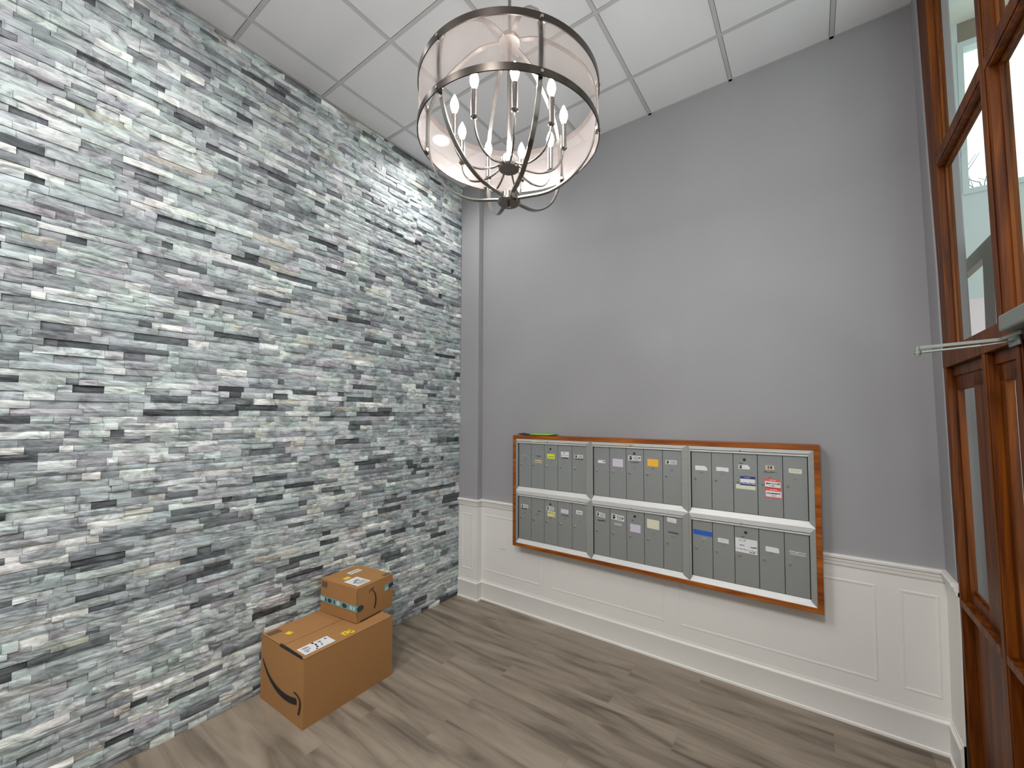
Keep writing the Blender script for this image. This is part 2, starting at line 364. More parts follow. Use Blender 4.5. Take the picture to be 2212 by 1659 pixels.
b = MB(); sweep(b, path, [(0, 0), (0.028, 0), (0.027, 0.014), (0.020, 0.02), (0.020, 0.155), (0.024, 0.165), (0.024, 0.178), (0.013, 0.19), (0.012, 0.202), (0, 0.204)], 'white')
struct(b.build('baseboard_back', smooth=True), 'tall white baseboard under the wainscot', 'baseboard')

# stacked stone wall
def stones():
    rnd = random.Random(11)
    vs, fs, cols = [], [], []
    z = 0.0
    y_end = -PD-0.001
    pal = [((.44,.475,.475),30), ((.37,.40,.415),24), ((.56,.58,.57),20), ((.30,.315,.33),14), ((.20,.21,.225),9), ((.115,.125,.135),6), ((.07,.075,.08),3), ((.47,.45,.40),3), ((.43,.415,.44),6), ((.68,.68,.65),6)]
    tot = sum(w for _, w in pal)
    def pick():
        r = rnd.uniform(0, tot)
        for c, w in pal:
            r -= w
            if r <= 0: return c
        return pal[0][0]
    while z < H+0.01:
        h = rnd.choice((0.030, 0.034, 0.038, 0.040, 0.044)); z1 = min(z+h, H+0.012)
        y = y_end
        while y > YS:
            L = rnd.choice((0.05, 0.07, 0.10, 0.12, 0.15, 0.18, 0.22, 0.27)) * rnd.uniform(0.9, 1.12); y1 = y-L
            c = pick(); k = rnd.uniform(0.96, 1.28); c = tuple(a*k for a in c)
            d = rnd.triangular(-0.016, 0.006, -0.003)
            if sum(c) < 0.5: d -= 0.006
            nl = max(2, int(L/0.028)); nh = 3
            base = len(vs); sd = rnd.uniform(0, 1000)
            tilt = rnd.uniform(-0.003, 0.003); tz = rnd.uniform(-0.0025, 0.0035)
            rough = rnd.choice((0.0015, 0.0025, 0.005))
            for j in range(nh+1):
                for i in range(nl+1):
                    u, w = i/nl, j/nh
                    yy = y-L*u; zz = z+(z1-z)*w
                    n = noise.noise(Vector((yy*14+sd, zz*40, sd)))*rough*1.6 + noise.noise(Vector((yy*45, zz*90+sd, sd)))*rough
                    x = d+tilt*(u-.5)*2+tz*(w-.5)*2+n
                    if j in (0, nh): x -= 0.0022; zz += (0.0006 if j == 0 else -0.0006)
                    if i in (0, nl): x -= 0.0012; yy += (-0.0005 if i == 0 else 0.0005)
                    vs.append((x, yy, zz))
            for j in range(nh):
                for i in range(nl):
                    a = base+j*(nl+1)+i; fs.append((a, a+nl+1, a+nl+2, a+1))
            # sides back to the wall
            ring = [base+i for i in range(nl+1)]+[base+j*(nl+1)+nl for j in range(1, nh+1)]+[base+nh*(nl+1)+i for i in range(nl-1, -1, -1)]+[base+j*(nl+1) for j in range(nh-1, 0, -1)]
            rb = len(vs)
            for r_ in ring: v = vs[r_]; vs.append((-0.032, v[1], v[2]))
            m_ = len(ring)
            for q in range(m_): fs.append((ring[q], ring[(q+1) % m_], rb+(q+1) % m_, rb+q))
            cols += [c]*(len(vs)-base)
            y = y1
        z = z1
    me = bpy.data.meshes.new('wall_left'); 
    k = len(vs)
    vs += [(-0.15, YB, -0.05), (-0.03, YB, -0.05), (-0.03, -PD, -0.05), (-0.15, -PD, -0.05), (-0.15, YB, H+.05), (-0.03, YB, H+.05), (-0.03, -PD, H+.05), (-0.15, -PD, H+.05)]
    fs += [tuple(k+a for a in f) for f in [(0,3,2,1),(4,5,6,7),(0,1,5,4),(1,2,6,5),(2,3,7,6),(3,0,4,7)]]
    cols += [(.05, .05, .05)]*8
    me.from_pydata(vs, [], fs); me.materials.append(MT['stone'])
    at = me.color_attributes.new('tone', 'FLOAT_COLOR', 'POINT')
    flat = []
    for c in cols: flat += [c[0], c[1], c[2], 1.0]
    at.data.foreach_set('color', flat)
    o = bpy.data.objects.new('wall_left', me); COL.objects.link(o)
    return struct(o, 'wall clad in stacked grey split-face ledger stones', 'wall')
stones()

b = MB(); b.box((-0.2, YB-0.12, 0), (WX+0.3, YB, H+0.05), 'paint'); struct(b.build('wall_front'), 'grey wall behind the viewer', 'wall')

# ---------------------------------------------------------------- wooden entrance (storefront) on the right
ent = struct(empty('window_1', (WX, -0.6, 0)), 'tall wooden entrance screen with glazed transom, sidelight and door bay', 'window')
def wpart(name, parent, fill, bevel=0.003):
    m = MB(); fill(m); return m.build(name, parent, fn=lambda v: rel((WX, -0.6, 0))(lean(v)), bevel=bevel)
TB0, TB1 = 3.235, 3.315      # transom bar
HB0, HB1 = 2.172, 2.268      # door header
YE = -3.05
def f_jamb(m):
    m.box((WX, -0.10, 2.2), (WX+0.02, -0.30, H+.03), 'wood'); m.box((WX-0.004, -0.30, 2.2), (WX+0.055, -0.335, H+.03), 'wood')
    m.box((WX+0.02, -0.20, 2.2), (WX+0.055, -0.30, H+.03), 'wood'); m.box((WX+0.026, -0.335, 2.268), (WX+0.036, -0.347, H), 'wood')
wpart('jamb', ent, f_jamb)
def f_mull(y0, y1, z0=HB1, z1=H+.03):
    def f(m):
        m.box((WX, y0, z0), (WX+0.055, y1, z1), 'wood'); m.box((WX-0.005, y0-0.02, z0), (WX, y1+0.03, z1), 'wood')
        m.box((WX+0.026, y1, z0), (WX+0.036, y1-0.012, z1), 'wood'); m.box((WX+0.026, y0, z0), (WX+0.036, y0+0.012, z1), 'wood')
    return f
for y in (-1.01, -1.80, -2.60): wpart('mullion', ent, f_mull(y, y-0.095))
def f_bar(m):
    m.box((WX+0.001, -0.3, TB0), (WX+0.055, YE, TB1), 'wood'); m.box((WX-0.003, -0.335, TB0+.012), (WX+0.001, YE, TB1-.02), 'wood')
    m.box((WX+0.026, -0.335, TB0-.014), (WX+0.036, YE, TB0), 'wood')
wpart('transom_bar', ent, f_bar)
def f_head(m):
    m.box((WX-0.006, -0.215, HB0), (WX+0.055, YE, HB1), 'wood'); m.box((WX+0.022, -0.215, HB0-.05), (WX+0.055, YE, HB0), 'wood')
wpart('header', ent, f_head)
def f_top(m): m.box((WX, -0.3, H-0.06), (WX+0.055, YE, H+0.04), 'wood')
wpart('head_rail', ent, f_top)
for (a, c) in ((-0.335, -1.01), (-1.105, -1.80), (-1.895, -2.60)):
    for z0, z1 in ((HB1, TB0), (TB1, H-0.06)):
        wpart('glass_pane', ent, lambda m: m.box((WX+0.040, a, z0), (WX+0.046, c, z1), 'glass'), bevel=0)
# post between sidelight and door, casing at left
def f_case(m):
    m.box((WX-.004, -0.215, 0), (WX+0.055, -0.262, HB0), 'wood'); m.box((WX-.006, -0.10, 0), (WX+0.055, -0.232, 0.95), 'wood')
wpart('casing', ent, f_case)
for y in (-0.815, -1.165, -1.80): wpart('post', ent, lambda m: (m.box((WX, y, 0), (WX+0.055, y-0.057, HB0), 'wood'), m.box((WX-.004, y-.012, 0), (WX, y-.045, HB0), 'wood')))
# sidelight
def f_sash(ya, yb, wl=.018, wr=.26):
    def f(m):
        x0, x1 = WX+0.03, WX+0.058
        m.box((x0, ya, 0.93), (x1, ya-wl, HB0-.05), 'wood'); m.box((x0, yb, 0.93), (x1, yb+wr, HB0-.05), 'wood')
        m.box((x0, ya, HB0-.12), (x1, yb, HB0-.045), 'wood'); m.box((x0, ya, 0.93), (x1, yb, 1.01), 'wood')
        m.box((x0+.014, ya-wl, 1.01), (x1-.003, yb+wr, 1.022), 'wood')
        m.box((WX-0.004, ya, 0.925), (x1, yb, 0.962), 'wood')
        m.box((WX+0.036, ya, 0.0), (x1, yb, 0.93), 'wood'); m.box((WX+0.02, ya, 0.0), (x1, yb, 0.14), 'wood')
    return f
wpart('sidelight_sash', ent, f_sash(-0.262, -0.815))
wpart('glass_pane', ent, lambda m: m.box((WX+0.052, -0.279, 1.01), (WX+0.057, -0.556, HB0-.12), 'glass'), bevel=0)
wpart('sidelight_sash', ent, f_sash(-0.872, -1.165, .058, .135))
wpart('glass_pane', ent, lambda m: m.box((WX+0.052, -0.929, 1.01), (WX+0.057, -1.031, HB0-.12), 'glass'), bevel=0)
wpart('sidelight_sash', ent, f_sash(-1.857, YE))
wpart('glass_pane', ent, lambda m: m.box((WX+0.052, -1.874, 1.01), (WX+0.057, YE+.26, HB0-.12), 'glass'), bevel=0)
def f_far(m): m.box((WX, YE, 0), (WX+0.055, YE-0.08, H+.03), 'wood')
wpart('jamb', ent, f_far)
# the door
dr = struct(empty('door_1', (WX, -1.3, 0)), 'stained wooden entrance door with a tall glass light', 'door')
def dpart(name, parent, fill, bevel=0.003):
    m = MB(); fill(m); return m.build(name, parent, fn=lambda v: rel((WX, -1.3, 0))(lean(v)), bevel=bevel)
def f_leaf(m):
    x0, x1 = WX+0.024, WX+0.052
    m.box((x0, -1.225, 0.012), (x1, -1.33, HB0-.006), 'wood'); m.box((x0, -1.797, 0.012), (x1, -1.68, HB0-.006), 'wood')
    m.box((x0, -1.225, HB0-.11), (x1, -1.797, HB0-.006), 'wood'); m.box((x0, -1.225, 0.86), (x1, -1.797, 1.0), 'wood')
    m.box((x0, -1.225, 0.012), (x1, -1.797, 0.22), 'wood'); m.box((x0+.016, -1.30, 0.2), (x1-.006, -1.72, 0.88), 'wood')
    m.box((x0-.008, -1.28, 0.985), (x0, -1.74, 1.0), 'wood')
dpart('door_leaf', dr, f_leaf)
dpart('glass_pane', dr, lambda m: m.box((WX+0.044, -1.33, 1.0), (WX+0.050, -1.68, HB0-.11), 'glass'), bevel=0)
def f_knob(m):
    m.box((WX+0.018, -1.71, 0.98), (WX+0.024, -1.76, 1.16), 'steel'); m.tube([(WX+0.02, -1.735, 1.07), (WX-0.035, -1.735, 1.07)], 0.011, 'steel'); m.lathe([(0, -.03), (.022, -.022), (.03, 0), (.022, .022), (0, .03)], (WX-.05, -1.735, 1.07), 'steel', 20)
dpart('door_knob', dr, f_knob)
b = MB()
b.prism([(WX, YE-0.08, 0), (WX, YE-0.08, H+.04), (WX, YB, H+.04), (WX, YB, 0)], (0.12, 0, 0), 'paint')
struct(b.build('wall_right_rear', fn=lean), 'grey wall beyond the entrance, behind the viewer', 'wall')

# door closer: body on the header, two arms meeting at an elbow out in the room
ZC = 2.172
cl0 = (WX-.03, -1.3, 2.2)
dc = tag(empty('door_closer', cl0), 'grey metal door closer with a folding arm, mounted on the wooden entrance header', 'door closer')
b = MB(); x1 = WX-LEAN*1.2-.004
b.box((x1-.052, -1.235, 2.203), (x1, -1.50, 2.262), 'steel'); b.build('closer_body', dc, fn=rel(cl0), bevel=0.008)
el = Vector((3.492, -1.128, ZC))
b = MB(); b.strip([el+Vector((0, 0, .009)), Vector((3.60, -1.155, ZC+.009)), Vector((3.702, -1.36, ZC+.018))] if False else [el+Vector((-.004, 0, .010)), Vector((3.70, -1.185, ZC+.013)), Vector((3.72, -1.30, ZC+.02))], (0, 0, 1), 0.011, 0.006, 'steel'); b.build('main_arm', dc, fn=rel(cl0))
b = MB(); b.tube([el+Vector((.012, -.004, -.009)), Vector((3.655, -1.172, ZC-.003))], 0.0048, 'steel'); b.tube([Vector((3.655, -1.172, ZC-.003)), Vector((3.728, -1.20, ZC+.002))], 0.003, 'steel')
b.build('forearm_rod', dc, fn=rel(cl0), smooth=True)
b = MB(); b.lathe([(0, -.022), (.0085, -.022), (.0085, -.016), (.0115, -.015), (.0115, -.003), (.008, -.002), (.008, .014), (0, .014)], el, 'steel', 20); b.build('elbow_pivot', dc, fn=rel(cl0), smooth=True)
b = MB(); b.box((3.724, -1.16, ZC-.016), (WX-LEAN*1.17-.006, -1.25, ZC+.018), 'steel'); b.build('arm_bracket', dc, fn=rel(cl0), bevel=.003)

# ---------------------------------------------------------------- vestibule and outdoors seen through the glass
VX = 5.7
b = MB()
b.box((WX+.1, 0.60, 0), (4.02, 0.68, 4.80), 'pale_wall'); b.box((4.02, 0.60, 4.47), (VX, 0.68, 4.80), 'taupe')
b.box((4.02, 0.61, 2.70), (VX, 0.67, 3.43), 'pale_wall'); b.box((4.02, 0.605, 0), (VX, 0.68, 2.70), 'pink_wall'); b.box((WX+.02, 0.151, 0), (WX+.1, 0.68, 4.8), 'pale_wall')
struct(b.build('wall_outer_side'), 'pale vestibule side wall seen through the entrance glass', 'wall')
wo = struct(empty('window_2', (4.4, 0.6, 3.43)), 'bright high window in the vestibule wall', 'window')
b = MB()
for a in ((4.015, .595, 3.415, 4.045, .67, 4.48), (4.045, .595, 3.415, VX, .67, 3.45), (4.045, .595, 4.44, VX, .67, 4.48), (4.62, .60, 3.45, 4.66, .66, 4.44)): b.box(a[:3], a[3:], 'pale_wall')
b.build('window_frame', wo, fn=rel((4.4, 0.6, 3.43)))
b = MB(); b.box((4.05, .63, 3.46), (VX, .636, 4.44), 'glass'); b.build('glass_pane', wo, fn=rel((4.4, 0.6, 3.43)))
b = MB(); b.box((WX+.12, -3.3, 4.62), (VX, 0.6, 4.7), 'cream_wall'); struct(b.build('ceiling_vestibule'), 'cream vestibule ceiling seen through the top pane', 'ceiling')
b = MB(); b.box((WX+.35, -3.3, -0.1), (VX+.1, 0.7, 0), 'ground'); struct(b.build('floor_vestibule'), 'vestibule floor outside the entrance', 'floor')
b = MB()
for a in ((VX, -3.3, 0, VX+.1, -2.9, 4.7), (VX, .2, 0, VX+.1, .7, 4.7), (VX, -3.3, 4.3, VX+.1, .7, 4.7), (VX, -3.3, 0, VX+.1, .7, .3)): b.box(a[:3], a[3:], 'cream_wall')
struct(b.build('wall_outer_front'), 'cream outer wall of the vestibule with a wide opening', 'wall')
pt = struct(empty('trim_3', (3.96, 0, 0)), 'taupe post and beam frame just outside the entrance glass', 'frame')
b = MB(); b.box((3.96, -0.13, 2.815), (4.0, 0.60, 2.90), 'taupe'); b.build('beam', pt, fn=rel((3.96, 0, 0)))
b = MB(); b.box((3.96, -0.12, 0), (4.0, 0.045, 2.815), 'taupe'); b.build('post', pt, fn=rel((3.96, 0, 0)))

tr = tag(empty('bare_tree', (5.6, 6.5, 0)), 'leafless tree outside, its thin branches seen through the bright window', 'tree')
b = MB(); rt = random.Random(3)
def branch(p, d, L, r, dep):
    pts = [p]; q = p.copy(); dd = d.copy()
    for _ in range(4):
        dd = (dd+Vector((rt.uniform(-.25, .25), rt.uniform(-.25, .25), rt.uniform(-.12, .2)))).normalized(); q = q+dd*L/4; pts.append(q.copy())
    b.tube(pts, [r*(1-.14*i) for i in range(5)], 'bark', 5)
    if dep:
        for _ in range(4):
            k = rt.randint(2, 4); e = (dd+Vector((rt.uniform(-1, 1), rt.uniform(-1, 1), rt.uniform(-.2, .6)))).normalized()
            branch(pts[k], e, L*.66, r*.5, dep-1)
branch(Vector((0, 0, 0)), Vector((0, 0, 1)), 3.6, .13, 4)
b.build('trunk_and_branches', tr, fix=False)

# ---------------------------------------------------------------- mailboxes
MX0, MX1, MZ0, MZ1, MY = 0.757, 3.180, 0.669, 1.7255, -0.128
sr0 = (MX0, 0, MZ0)
b = MB()
tw = 0.033
def bar_box(a, c): b.box(a, c, 'trimwood')
bar_box((MX0, -0.009, MZ1-tw), (MX1, MY, MZ1)); bar_box((MX0, -0.009, MZ0), (MX1, MY, MZ0+tw))
bar_box((MX0, -0.009, MZ0+tw), (MX0+tw, MY, MZ1-tw)); bar_box((MX1-tw, -0.009, MZ0+tw), (MX1, MY, MZ1-tw))
b.box((MX0+.01, -0.009, MZ0+.01), (MX1-.01, -0.05, MZ1-.01), 'trimwood')
tag(b.build('mailbox_surround', bevel=0.003), 'long orange-brown wooden box frame around all the mailboxes on the grey wall', 'mailbox frame')

class Door:
    """sticker helper in door coordinates: u 0..1 across, dz below door top"""
    def __init__(s, x0, x1, zt, y): s.x0, s.x1, s.zt, s.y = x0, x1, zt, y
    def P(s, u, dz, off): return (s.x0+u*(s.x1-s.x0), s.y-off, s.zt-dz)
def plate(mb, D, u0, u1, a, c, m, off=0.0012, skew=0.0, cut=0.0):
    """sticker, edges slightly askew; skew lowers the right side"""
    w = D.x1-D.x0; p = [D.P(u0, a, 0), D.P(u1-cut, a+skew, 0)]
    if cut: p.append(D.P(u1, a+skew+cut*w, 0))
    p += [D.P(u1, c+skew, 0), D.P(u0, c, 0)]
    mb.prism([(x, y-off+0.0004, z) for x, y, z in p], (0, -0.0006, 0), m)
def scrib(mb, D, u0, u1, dz, h, m='black', off=0.0024, seed=0, skew=0.0):
    """a run of hand-lettered dark marks"""
    rr = random.Random(seed*31+int(u0*97)); u = u0
    while u < u1:
        w = rr.uniform(0.03, 0.07); t = rr.uniform(.5, 1.0); o = rr.uniform(-.18, .18)*h; k = skew*(u-u0)/max(1e-3, u1-u0)
        x0 = D.P(u, dz+k+o, off); x1 = D.P(min(u+w, u1), dz+k+o, off); hh = h*t/2
        mb.add([(x0[0], x0[1], x0[2]-hh), (x1[0], x1[1], x1[2]-hh*rr.uniform(.3, 1)), (x1[0]+.001, x1[1], x1[2]+hh*rr.uniform(.3, 1)), (x0[0], x0[1], x0[2]+hh)], [(0, 1, 2, 3)], m)
        u += w+rr.choice((0.004, 0.012, 0.03))
def eagle(mb, D, u0, u1, a, c, skew=0.0, code=False, torn=False):
    """white postal label: dark swoosh emblem at left, grey print at right"""
    plate(mb, D, u0, u1, a, c, 'paper', skew=skew, cut=0.1 if torn else 0)
    w = u1-u0; h = c-a; s1 = skew*.25
    pts = [(.06, .25), (.16, .10), (.30, .14), (.34, .32), (.24, .40), (.33, .52), (.28, .80), (.14, .90), (.07, .62), (.15, .48)]
    q = [D.P(u0+w*x, a+s1+h*y, .0022) for x, y in pts]; mb.poly(q, 'black')
    q = [D.P(u0+w*x, a+s1+h*y, .0028) for x, y in [(.17, .34), (.26, .26), (.29, .32), (.19, .42)]]; mb.poly(q, 'paper')
    if not torn:
        g0, g1 = u0+w*.42, u0+w*(.84 if code else .95)
        q = [D.P(g0, a+skew*.42+h*.14, .0022), D.P(g1, a+skew*.9+h*.14, .0022), D.P(g1, a+skew*.9+h*.86, .0022), D.P(g0, a+skew*.42+h*.86, .0022)]; mb.poly(q, 'greypaper')
    if code: scrib(mb, D, u0+w*.86, u0+w*.97, a+skew+h*.5, h*.55, seed=5)

def s_hello(mb, D, u0, u1, a, c, m, seed, skew=0.0, foot=0.12, roundc=0.0):
    """name badge sticker: coloured band, white field with handwriting, coloured foot"""
    plate(mb, D, u0, u1, a, c, m, skew=skew, cut=roundc)
    h = c-a
    plate(mb, D, u0+.006, u1-.006, a+h*.30, c-h*foot, 'paper', off=.0020, skew=skew)
    scrib(mb, D, u0+(u1-u0)*.3, u0+(u1-u0)*.7, a+skew*.5+h*.15, h*.10, 'paper', off=.0024, seed=seed)
    scrib(mb, D, u0+.05, u1-.03, a+skew*.5+h*.52, h*.15, 'black', off=.0032, seed=seed+1)
    scrib(mb, D, u0+(u1-u0)*.35, u0+(u1-u0)*.6, a+skew*.5+h*.74, h*.11, 'black', off=.0032, seed=seed+2)

# what each little door carries: function(mb, D)
ST = {
 (0,0): [[lambda m, D: scrib(m, D, .22, .72, .114, .010, 'greypaper')]],
 (0,1): [[lambda m, D: scrib(m, D, .28, .50, .113, .008, 'ink2'), lambda m, D: scrib(m, D, .50, .76, .115, .010)],
         [lambda m, D: plate(m, D, .28, .80, .150, .182, 'beige'), lambda m, D: scrib(m, D, .30, .76, .165, .010, 'ink2', seed=3), lambda m, D: scrib(m, D, .30, .76, .181, .004, 'black', seed=4)]],
 (0,2): [[lambda m, D: plate(m, D, .22, .79, .086, .130, 'yellow', skew=.002), lambda m, D: scrib(m, D, .32, .72, .114, .008, 'ink2', seed=8)], [lambda m, D: scrib(m, D, .28, .42, .070, .009)]],
 (0,3): [[lambda m, D: plate(m, D, .23, .80, .060, .108, 'paper'), lambda m, D: m.text('#7', .018, D.P(.46, .071, .0024), (1,0,0), (0,0,1), 'black'), lambda m, D: scrib(m, D, .24, .78, .092, .005, 'ink2', seed=9)], [lambda m, D: scrib(m, D, .28, .76, .117, .010, seed=2)]],
 (0,4): [[lambda m, D: eagle(m, D, .18, .76, .080, .108)], [lambda m, D: scrib(m, D, .24, .76, .119, .011, seed=6)]],
 (1,0): [[lambda m, D: plate(m, D, .28, .74, .112, .137, 'paper'), lambda m, D: scrib(m, D, .58, .72, .121, .012, seed=12)]],
 (1,1): [[lambda m, D: plate(m, D, .19, .83, .092, .156, 'lilac', skew=.003)]],
 (1,2): [[lambda m, D: eagle(m, D, .12, .86, .059, .097, code=True)], [lambda m, D: scrib(m, D, .24, .74, .112, .010, 'ink2', seed=13)]],
 (1,3): [[lambda m, D: plate(m, D, .20, .79, .077, .134, 'orange', skew=.002), lambda m, D: scrib(m, D, .30, .72, .10, .003, 'beige', seed=14)]],
 (1,4): [[lambda m, D: eagle(m, D, .16, .76, .077, .108)]],
 (2,0): [[lambda m, D: plate(m, D, .19, .80, .104, .137, 'paper', cut=.12)]],
 (2,1): [[lambda m, D: plate(m, D, .22, .80, .104, .132, 'paper', skew=.003), lambda m, D: scrib(m, D, .42, .6, .134, .004, 'ink2', seed=22)]],
 (2,2): [[lambda m, D: eagle(m, D, .22, .70, .078, .108, torn=True)], [lambda m, D: scrib(m, D, .28, .42, .066, .009)],
         [lambda m, D: plate(m, D, .10, .92, .214, .245, 'cream', skew=.002)],
         [lambda m, D: (plate(m, D, .28, .92, .157, .219, 'navy', off=.0022), plate(m, D, .286, .914, .174, .209, 'paper', off=.0028), scrib(m, D, .45, .7, .165, .006, 'greypaper', off=.0032, seed=1), scrib(m, D, .30, .90, .203, .009, 'navy', off=.0036, seed=25))]],
 (2,3): [[lambda m, D: plate(m, D, .32, .68, .071, .101, 'beige'), lambda m, D: [m.text('14', .030, D.P(.49+q*.008, .086, .0024+.0001*q), (1,0,0), (0,0,1), 'black') for q in (-1, 0, 1)]], [lambda m, D: scrib(m, D, .26, .76, .117, .012, 'ink2', seed=31)],
         [lambda m, D: s_hello(m, D, .28, .92, .158, .222, 'red', 40, skew=.004, roundc=.1)], [lambda m, D: s_hello(m, D, .31, .95, .220, .288, 'red', 50, skew=.003)]],
 (2,4): [[lambda m, D: plate(m, D, .24, .78, .082, .112, 'cream', skew=.003), lambda m, D: scrib(m, D, .32, .7, .097, .005, 'greypaper', seed=33)]],
 (3,0): [[lambda m, D: eagle(m, D, .20, .76, .078, .109, skew=.002)], [lambda m, D: scrib(m, D, .22, .68, .120, .012, seed=61)]],
 (3,1): [[lambda m, D: scrib(m, D, .28, .5, .120, .006, 'greypaper'), lambda m, D: scrib(m, D, .5, .76, .124, .010, seed=62)]],
 (3,2): [[lambda m, D: eagle(m, D, .18, .74, .064, .096, torn=False)], [lambda m, D: plate(m, D, .24, .84, .103, .152, 'softyellow', off=.0018, skew=.002), lambda m, D: scrib(m, D, .26, .76, .120, .006, off=.0028, seed=63), lambda m, D: scrib(m, D, .72, .80, .140, .012, off=.0028, seed=64)]],
 (3,3): [[lambda m, D: plate(m, D, .22, .76, .068, .105, 'lilac', skew=.002)], [lambda m, D: scrib(m, D, .26, .76, .124, .011, 'ink2', seed=65)]],
 (3,4): [[lambda m, D: plate(m, D, .28, .70, .060, .093, 'paper', skew=.002), lambda m, D: plate(m, D, .33, .65, .068, .086, 'greypaper', off=.0018, skew=.002)]],
 (4,0): [[lambda m, D: eagle(m, D, .16, .72, .045, .080, skew=.012)], [lambda m, D: scrib(m, D, .26, .74, .117, .012, seed=71)]],
 (4,1): [[lambda m, D: eagle(m, D, .10, .86, .044, .088, skew=.010, code=True)], [lambda m, D: plate(m, D, .26, .72, .114, .134, 'greypaper', skew=.003)]],
 (4,2): [[lambda m, D: plate(m, D, .20, .80, .104, .166, 'lilac', skew=.002)], [lambda m, D: scrib(m, D, .30, .42, .075, .007, seed=72)]],
 (4,3): [[lambda m, D: plate(m, D, .14, .80, .045, .116, 'cream', skew=.004)]],
 (4,4): [[lambda m, D: plate(m, D, .20, .70, .010, .044, 'paper', skew=.006), lambda m, D: scrib(m, D, .24, .6, .033, .004, 'greypaper', seed=73, skew=.004)], [lambda m, D: scrib(m, D, .26, .80, .120, .013, seed=74, skew=.006)]],
 (5,0): [[lambda m, D: plate(m, D, .05, .99, .070, .104, 'bluetape', skew=.006)], [lambda m, D: scrib(m, D, .5, .7, .127, .005, 'paper', seed=81)]],
 (5,1): [[lambda m, D: plate(m, D, .24, .74, .106, .136, 'paper', skew=.003), lambda m, D: scrib(m, D, .32, .7, .118, .006, 'greypaper', seed=82)]],
 (5,2): [[lambda m, D: plate(m, D, .03, .94, .084, .180, 'paper', skew=.004), lambda m, D: m.text('No 28', .017, D.P(.32, .098, .0024), (1,0,0), (0,0,1), 'ink2'), lambda m, D: scrib(m, D, .22, .40, .133, .008, seed=83), lambda m, D: scrib(m, D, .66, .92, .138, .009, seed=84), lambda m, D: scrib(m, D, .05, .92, .157, .004, seed=85, skew=.006), lambda m, D: scrib(m, D, .62, .84, .172, .010, seed=86)], [lambda m, D: scrib(m, D, .30, .42, .073, .008)]],
 (5,3): [[lambda m, D: plate(m, D, .26, .80, .112, .146, 'paper', skew=.003, cut=.06)]],
 (5,4): [[lambda m, D: (plate(m, D, .20, .86, .128, .142, 'greypaper', skew=.003), scrib(m, D, .20, .86, .122, .010, 'paper', seed=87))]],
}
UNIT = [(0.790, 1.585, [0.813, 0.958, 1.102, 1.246, 1.392, 1.537]),
        (1.585, 2.378, [1.602, 1.746, 1.891, 2.036, 2.185, 2.327]),
        (2.378, 3.147, [2.397, 2.536, 2.678, 2.828, 2.975, 3.112])]
UL = [['top left mailbox unit, with a yellow-green sticker on its middle door', 'top centre mailbox unit, with a plain orange sticker', 'top right mailbox unit, with red and navy name stickers'],
      ['bottom left mailbox unit, with a pale yellow sticker on its middle door', 'bottom centre mailbox unit, with a large cream sticker', 'bottom right mailbox unit, with a strip of blue tape']]
DY = -0.105
